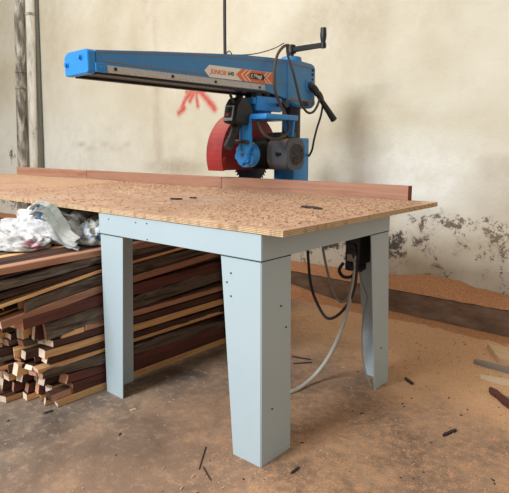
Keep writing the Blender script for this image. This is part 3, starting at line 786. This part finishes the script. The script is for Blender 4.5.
# ------------------------------------------------------------------ starter switch and cables under the table
st_ = empty('motor_starter', (-.09, .82, .56), 'black motor starter switch hung with cables inside the far right leg', 'switch')
bm = bmesh.new(); box(bm, (-.135, .745, .60), (-.06, .85, .735), .008); box(bm, (-.145, .76, .565), (-.07, .835, .62), .01); link('housing', bm, M['black'], st_, True)
bm = bmesh.new(); cyl(bm, (-.095, .732, .675), (-.095, .75, .675), .024, .02, 16, bev=.002); link('knob', bm, M['black_metal'], st_, True)
bm = bmesh.new(); box(bm, (-.12, .736, .615), (-.075, .76, .65), .004); link('cover_plate', bm, M['rubber_grey'], st_)
bm = bmesh.new()
for k in range(3): 
    random.seed(k); P = [(-.14+random.uniform(0, .08), .745+random.uniform(-.03, .03), .72-.03*j+random.uniform(-.02, .02)) for j in range(6)]; tube(bm, P, .007, 6)
P = [(-.15, .76, .60), (-.165, .75, .565), (-.14, .745, .54), (-.10, .745, .545), (-.08, .76, .575)]; tube(bm, P, .008, 6)
link('cable_tangle', bm, M['rubber_dark'], st_, True)
def ucab(name, pts, r, m, label):
    bm = bmesh.new(); tube(bm, pts, r, 8); tag(link(name, bm, m, smooth=True), label, 'cable')
U = lambda y, *l: [onY(y, a, b) for a, b in l]
ucab('power_cable', U(.74, (355, 262), (354.5, 275), (352, 290), (346, 315), (338, 338), (328, 358))+[onY(.70, 315, 375), onZ(.012, 301, 387), onZ(.01, 290, 392), onZ(.01, 276, 394), onZ(.01, 262, 392)], .0095, M['rubber_pale'], 'thick pale cable falling from the starter switch to the floor')
ucab('power_cable', U(.74, (307.5, 238), (308, 255), (311, 285), (318, 305), (327, 318), (338, 315), (349, 302), (355, 285), (357, 262)), .007, M['rubber_dark'], 'black cable looping under the table to the starter switch')
ucab('power_cable', U(.78, (321, 236), (324, 255), (329, 278), (336, 297), (343, 302), (350, 293), (353, 275)), .006, M['rubber_grey'], 'thin grey cable looping under the table beside the black one')
ucab('power_cable', U(.80, (358, 268), (363, 285), (367, 297), (365, 308), (362, 330), (362, 352))+[onY(.80, 365, 370), onY(.80, 371, 386)], .0035, M['rubber_grey'], 'thin grey wire running down inside the far right leg')

# ------------------------------------------------------------------ heap of offcuts
def board(x1, w, y0, y1, z0, t, slope, mats, seed, wane=0., curve=0., x1b=None):
    """offcut running along Y: right face at x1, width w to the left, front end y0; z0 = underside height at Y=0"""
    bm = bmesh.new(); n = 30; rows = []
    rnd = random.Random(seed); ph = rnd.uniform(0, 50); cut = rnd.uniform(-.018, .022); cut2 = rnd.uniform(-.006, .012)
    cx, cy, cz = x1-w/2, (y0+y1)/2, 0
    z_of = lambda y: z0+(slope*y if y < 0 else slope*.55*y)
    rnd.uniform(0, 1)
    for i in range(n+1):
        y = y0+(y1-y0)*i/n
        nn = lambda k, a=1.: (noise.noise(Vector((y*6+ph, k*3.1, seed)))+.8*noise.noise(Vector((y*26+ph, k*3.1, seed))))*wane*a
        zz = z_of(y)+curve*math.sin(i/n*PI)
        sh = (x1b-x1)*i/n if x1b is not None else 0
        c = min(w, t)*.10+wane*.4
        pts = [(x1-w+nn(1), zz+.0), (x1+nn(2)-.0005, zz+.0), (x1+nn(3), zz+t-c+nn(4)), (x1-c*1.2+nn(5), zz+t+nn(6)), (x1-w+c+nn(7), zz+t+nn(6)), (x1-w+nn(1), zz+t-c)]
        e = 1 if i == 0 else 0
        rows.append([bm.verts.new((px+sh, y+e*(cut*(x1-px)/w+cut2*(pz-zz)/t), pz)) for px, pz in pts])
    m = len(rows[0])
    for a, b in zip(rows, rows[1:]):
        for j in range(m):
            f = bm.faces.new((a[j], a[(j+1) % m], b[(j+1) % m], b[j])); f.material_index = (1 if j in (2, 3, 4) else 0)
    bm.faces.new(rows[0][::-1]).material_index = 2; bm.faces.new(rows[-1]).material_index = 2
    o = link('timber_offcut', bm, mats)
    o.data.transform(Matrix.Translation((-cx, -cy, -z0))); o.location = (cx, cy, z0); return o
S, TP, E1 = M['w_tan'], M['w_dark'], M['w_end']
KIND = {'tan': ([M['w_tan'], M['w_dark'], M['w_end']], 'pale tan sawn'), 'pink': ([M['w_salmon'], M['w_salmon'], M['w_end']], 'pinkish sawn'),
        'red': ([M['w_red'], M['w_red'], M['w_end_red']], 'reddish brown'), 'dark': ([M['w_dark'], M['w_dark'], M['w_end']], 'dark brown'),
        'bark': ([M['w_bark'], M['w_bark'], M['w_end_red']], 'rough grey barked'), 'tanall': ([M['w_tan'], M['w_tan'], M['w_end']], 'pale tan')}
# side column read off the near right face of the heap: kind, front Y, z at Y=0, thickness, slope
side = [('tanall', -.235, .002, .033, -.004, 0), ('red', -.158, .036, .050, -.01, 0), ('red', -.186, .088, .040, -.03, 0), ('bark', -.292, .130, .050, -.07, .006),
        ('tanall', -.310, .184, .020, -.0, .002), ('dark', -.272, .206, .030, -.03, .002), ('tan', -.278, .238, .038, .0, 0), ('dark', -.235, .278, .030, .0, .002), ('tan', -.196, .310, .026, .02, 0),
        ('bark', -.262, .340, .068, .10, .008), ('red', -.358, .412, .052, .07, 0), ('pink', -.444, .468, .034, .125, 0), ('bark', -.350, .506, .050, .135, .006),
        ('tanall', -.52, .560, .014, .14, .0), ('dark', -.50, .578, .022, .10, .003), ('bark', -.52, .603, .032, .08, .006), ('pink', -.60, .638, .030, .02, 0)]
ORD = ['bottom', 'second', 'third', 'fourth', 'fifth', 'sixth', 'seventh', 'eighth', 'ninth', 'tenth', 'eleventh', 'twelfth', 'thirteenth', 'fourteenth', 'fifteenth', 'sixteenth', 'topmost']
COLN = ['nearest the left table leg', 'second row in from the left table leg', 'third row in from the left table leg', 'fourth row in from the left table leg', 'fifth row in from the left table leg', 'sixth row in from the left table leg', 'seventh row in from the left table leg', 'eighth row in from the left table leg', 'ninth row in from the left table leg']
rk = random.Random(11)
GRP = 'timber offcuts heaped under the left side of the table'
for r, (kd, y0, z0, t, sl, wn) in enumerate(side):
    for c in range(9):
        if c > 5 and r < 13: continue
        rnd = random.Random(r*31+c)
        if c == 0: k, yy, zz, tt, w, wv = kd, y0, z0, t-.001, .049, wn*1.5
        else:
            k = rnd.choice(['tan', 'tan', 'dark', 'dark', 'red', 'bark', 'tanall']); wv = .0015 if k != 'bark' else .005
            base = min(y0, -.24) if r < 13 else y0
            yy = base-.030*c-rnd.uniform(-.045, .045) if r < 9 else base-.035*c-rnd.uniform(-.05, .05)
            if r < 2: yy = -.215-.034*c-rnd.uniform(-.03, .03)
            zz, tt, w = z0, (t-.001)*rnd.uniform(.78, 1.), rnd.uniform(.038, .049)
        x1 = -.962-.0525*c
        y1 = rnd.uniform(.95, 1.2) if c else rnd.uniform(1.0, 1.15)
        if r == 0 and c == 0: y1 = .92
        if r == 8 and c == 0: y1 = -.085
        o = board(x1, w, yy, y1, zz, tt, sl, KIND[k][0], r*31+c, wv)
        tag(o, '%s offcut in the %s layer, %s' % (KIND[k][1], ORD[r], COLN[c]), 'timber offcut', GRP)
tag(board(-.962, .05, -.076, 1.05, .311, .026, .02, KIND['pink'][0], 901, .001), 'pinkish offcut behind a short pale one in the ninth layer, nearest the left table leg', 'timber offcut', GRP)
tag(board(-.962, .05, -.262, -.166, .0385, .032, .0, [M['w_salmon'], M['w_dark'], M['w_dark']], 902, .001), 'short dark topped block on the bottom pale offcut, nearest the left table leg', 'timber offcut', GRP)
for k in range(4):
    tag(board(-1.285, .15, -.30+.03*k, .95, .134*k, .133, 0, KIND['dark'][0], 950+k, .002), 'thick dark beam in the far left stack under the offcuts, %s of four' % ('lowest', 'second from bottom', 'third from bottom', 'uppermost')[k], 'timber beam', 'thick beams under the far left of the heap')
# short blocks sticking out in front of the side face

# ------------------------------------------------------------------ sacks on top of the heap
def heap(name, cx, cy, z0, rx, ry, h, m, label, seed, amp=.03, rz=0, pw=.6):
    bm = bmesh.new(); nu, nv = 90, 40; rows = []
    for j in range(nv+1):
        v = j/nv; row = []
        for i in range(nu):
            a = 2*PI*i/nu; rr = math.sin(v*PI/2); zz = math.cos(v*PI/2)**pw if v < 1 else 0
            x, y = math.cos(a)*rr, math.sin(a)*rr
            p = Vector((x*2.0, y*2.0, zz*1.5+seed))
            q0 = p+Vector((noise.noise(p*.8+Vector((3, 0, 0))), noise.noise(p*.8+Vector((0, 7, 0))), 0))*1.1
            f1 = abs(math.sin(q0.x*1.5+q0.y*2.2+zz*1.2)); f2 = abs(math.sin(q0.x*4.4-q0.y*2.6+1.)); f3 = abs(noise.noise(q0*2.2)); f4 = noise.noise(q0*6)
            d = (f1**.7*.9+f2**.8*.35-f3*.9+f4*.10-.6)*amp
            k = 1+noise.noise(Vector((math.cos(a)*1.3, math.sin(a)*1.3, seed*2)))*.3*rr
            q = Vector((x*rx*k, y*ry*k, h*zz)); q += Vector((x, y, .8*zz+.1)).normalized()*d*(1 if v < .97 else .4)
            q.z = max(q.z, .0); row.append(bm.verts.new(q))
        rows.append(row)
    for a, b in zip(rows, rows[1:]):
        for i in range(nu): bm.faces.new((a[i], a[(i+1) % nu], b[(i+1) % nu], b[i]))
    bmesh.ops.remove_doubles(bm, verts=bm.verts[:], dist=.0004)
    bm.faces.new(rows[-1][::-1]) if all(v.is_valid for v in rows[-1]) else None
    o = link(name, bm, m, smooth=False); o.data.polygons.foreach_set('use_smooth', [True]*len(o.data.polygons))
    o.location = (cx, cy, z0); o.rotation_euler = (0, 0, rz); return tag(o, label, 'sack')
heap('crumpled_sack', -1.44, .14, .671, .35, .27, .150, M['rag'], 'crumpled white plastic sack with pink and blue print on top of the offcuts', 3.3, .05, pw=.8)
heap('crumpled_sack', -1.36, -.17, .667, .20, .12, .055, M['rag'], 'low crumpled sack fold in front of the larger white sack on the offcuts', 8.1, .03)
def drape():
    bm = bmesh.new(); P = U(-.03, (40, 213), (50, 210), (59, 215), (67, 227), (75, 238), (86, 243)); P = [p+Vector((0, -.03, 0)) for p in P]; P = spline(P, 8)
    rows = []
    for i, p in enumerate(P):
        t = i/(len(P)-1); d = (P[min(i+1, len(P)-1)]-P[max(i-1, 0)]).normalized(); side_ = Vector((.35, -.2, .9)); side_ = (side_-d*side_.dot(d)).normalized(); nn = d.cross(side_)
        w = .032+.03*math.sin(t*PI)+.012*noise.noise(Vector((t*5, 0, 0))); row = []
        for k in range(17):
            s = k/16*2-1; f = .012*math.sin(s*9+t*3)+.006*noise.noise(Vector((s*4, t*9, 3)))
            row.append(bm.verts.new(p+side_*s*w+nn*(f+.018*(1-s*s))))
        rows.append(row)
    for a, b in zip(rows, rows[1:]):
        for k in range(16): bm.faces.new((a[k], a[k+1], b[k+1], b[k]))
    bmesh.ops.solidify(bm, geom=bm.faces[:], thickness=.004)
    o = link('folded_sack', bm, M['rag_green'], smooth=True); tag(o, 'twisted grey and white sack strip with blue marks draped down toward the table leg', 'sack')
drape()
heap('crumpled_sack', -1.13, .12, .671, .095, .09, .10, M['rag_green'], 'small grey sack lump behind the draped strip next to the table leg', 5.7, .035)

# ------------------------------------------------------------------ scraps on the floor
def stick(name, a, b, w, h, m, label, z=0.0):
    a, b = onZ(z, *a), onZ(z, *b); d = b-a; L = d.length; bm = bmesh.new(); rnd = random.Random(int(a.x*1000)); n = 6; rows = []
    for i in range(n+1):
        t = i/n; x = (t-.5)*L; ww = w*(.8+.3*rnd.random())*(1 if 0 < i < n else .45); c = h*.08
        rows.append([bm.verts.new(v) for v in ((x, -ww/2, 0), (x, ww/2, 0), (x, ww/2, h-c), (x, ww/2-c, h), (x, -ww/2+c, h), (x, -ww/2, h-c))])
    for p, q in zip(rows, rows[1:]):
        for j in range(6): bm.faces.new((p[j], p[(j+1) % 6], q[(j+1) % 6], q[j]))
    bm.faces.new(rows[0]); bm.faces.new(rows[-1][::-1])
    o = link(name, bm, m); o.location = (a+b)/2; o.location.z = z; o.rotation_euler = (0, 0, math.atan2(d.y, d.x)); return tag(o, label, 'wood scrap')
A_, B_ = onZ(0, 487, 348), onZ(0, 498, 363); d_ = (onZ(0, 530, 359)-A_).normalized()*.22; bm = bmesh.new()
prism(bm, [(A_.x, A_.y), (B_.x, B_.y), (B_.x+d_.x, B_.y+d_.y), (A_.x+d_.x*.9, A_.y+d_.y*.9)], XY, 0, .03, bev=.0015)
tag(link('wood_scrap', bm, M['board_end']), 'flat pale board end lying farthest back among the scraps on the right floor', 'wood scrap')
stick('wood_scrap', (474, 363), (518, 375), .035, .022, M['chip_grey'], 'long grey brown stick on the floor in front of the tan board end')
stick('wood_scrap', (480, 378), (520, 387), .045, .016, M['chip_pale'], 'pale whitish flat stick on the floor among the scraps on the right')
stick('wood_scrap', (490, 391), (516, 412), .035, .020, M['w_red'], 'dark red brown stick nearest the camera in the scraps on the right')
stick('wood_scrap', (500, 398), (525, 404), .03, .012, M['chip_grey'], 'grey splinter crossing beside the dark red stick on the right')
stick('wood_scrap', (443, 436.5), (456, 431), .014, .010, M['chip_dark'], 'small dark offcut alone on the bare floor at lower right')
stick('wood_scrap', (405, 379), (413, 385), .014, .010, M['chip_dark'], 'tiny black chip on the floor just right of the far leg')
stick('twig', (292, 357), (311, 360), .007, .006, M['chip_dark'], 'dark twig on the floor under the table, rear one of two')
stick('twig', (293, 364), (312, 363), .006, .006, M['chip_dark'], 'dark twig on the floor under the table, front one of two')
stick('wood_splinter', (199, 470), (206, 447), .004, .004, M['chip_dark'], 'thin upright brown splinter on the floor left of the front leg')
stick('wood_splinter', (203, 467), (211, 481), .004, .004, M['chip_dark'], 'thin brown splinter pointing toward the camera left of the front leg')
stick('wood_splinter', (291, 474), (299, 468), .009, .006, M['chip_dark'], 'short dark chip on the floor right of the front leg')
stick('wood_splinter', (130, 411), (136, 409), .012, .004, M['chip_pale'], 'small pale chip on the floor below the left leg')
stick('wood_splinter', (44, 414), (53, 411), .010, .005, M['chip_dark'], 'dark sliver on the floor before the offcut heap')
# crumbs and little splinters all over the floor
bm = bmesh.new(); rnd = random.Random(5)
for _ in range(2600):
    x, y = rnd.uniform(-1.6, 1.0), rnd.uniform(-.7, 1.9)
    if rnd.random() > .35+.6*smooth01(-.3, .4, x+.2*y): continue
    if -1.4 < x < -.94 and y > -.4: continue
    s = rnd.uniform(.001, .0032)*(1.5 if rnd.random() < .03 else 1); a = rnd.uniform(0, PI); u = Vector((math.cos(a), math.sin(a), 0))*s*rnd.uniform(1, 2.4); w = Vector((-math.sin(a), math.cos(a), 0))*s*.7
    p = Vector((x, y, 0)); k = Vector((0, 0, s*.9)); mi = 0 if rnd.random() < .88 else 1
    vs = [bm.verts.new(p+q) for q in (u-w, u+w, -u+w, -u-w)]; t_ = [bm.verts.new(v.co+k) for v in vs]
    bm.faces.new(t_).material_index = mi
    for i in range(4): bm.faces.new((vs[i], vs[(i+1) % 4], t_[(i+1) % 4], t_[i])).material_index = mi
tag(link('floor_crumbs', bm, [M['dust_table'], M['chip_dark']]), 'small wood crumbs and splinters scattered over the concrete floor', 'wood crumbs', kind='stuff')

# ------------------------------------------------------------------ light
def area(name, loc, target, sx, sy, power, col):
    l = bpy.data.lights.new(name, 'AREA'); l.shape = 'RECTANGLE'; l.size = sx; l.size_y = sy; l.energy = power; l.color = col
    o = bpy.data.objects.new(name, l); C.objects.link(o); o.location = loc
    o.rotation_euler = (Vector(target)-Vector(loc)).to_track_quat('-Z', 'Y').to_euler(); return o
area('window_light', (-1.0, -4.7, 3.6), (-.5, 1.0, .4), 1.7, 1.3, 400, (.88, .95, 1.0))
area('skylight', (-3.0, -.6, 4.6), (-1.6, 1.2, .5), 4.0, 3.0, 130, (1.0, .97, .92))
w = bpy.data.worlds.new('world'); scn.world = w; w.use_nodes = True
bg = w.node_tree.nodes['Background']; bg.inputs[0].default_value = (1.0, .945, .86, 1); bg.inputs[1].default_value = .52
scn.view_settings.view_transform = 'Standard'; scn.view_settings.look = 'None'; scn.view_settings.exposure = 0
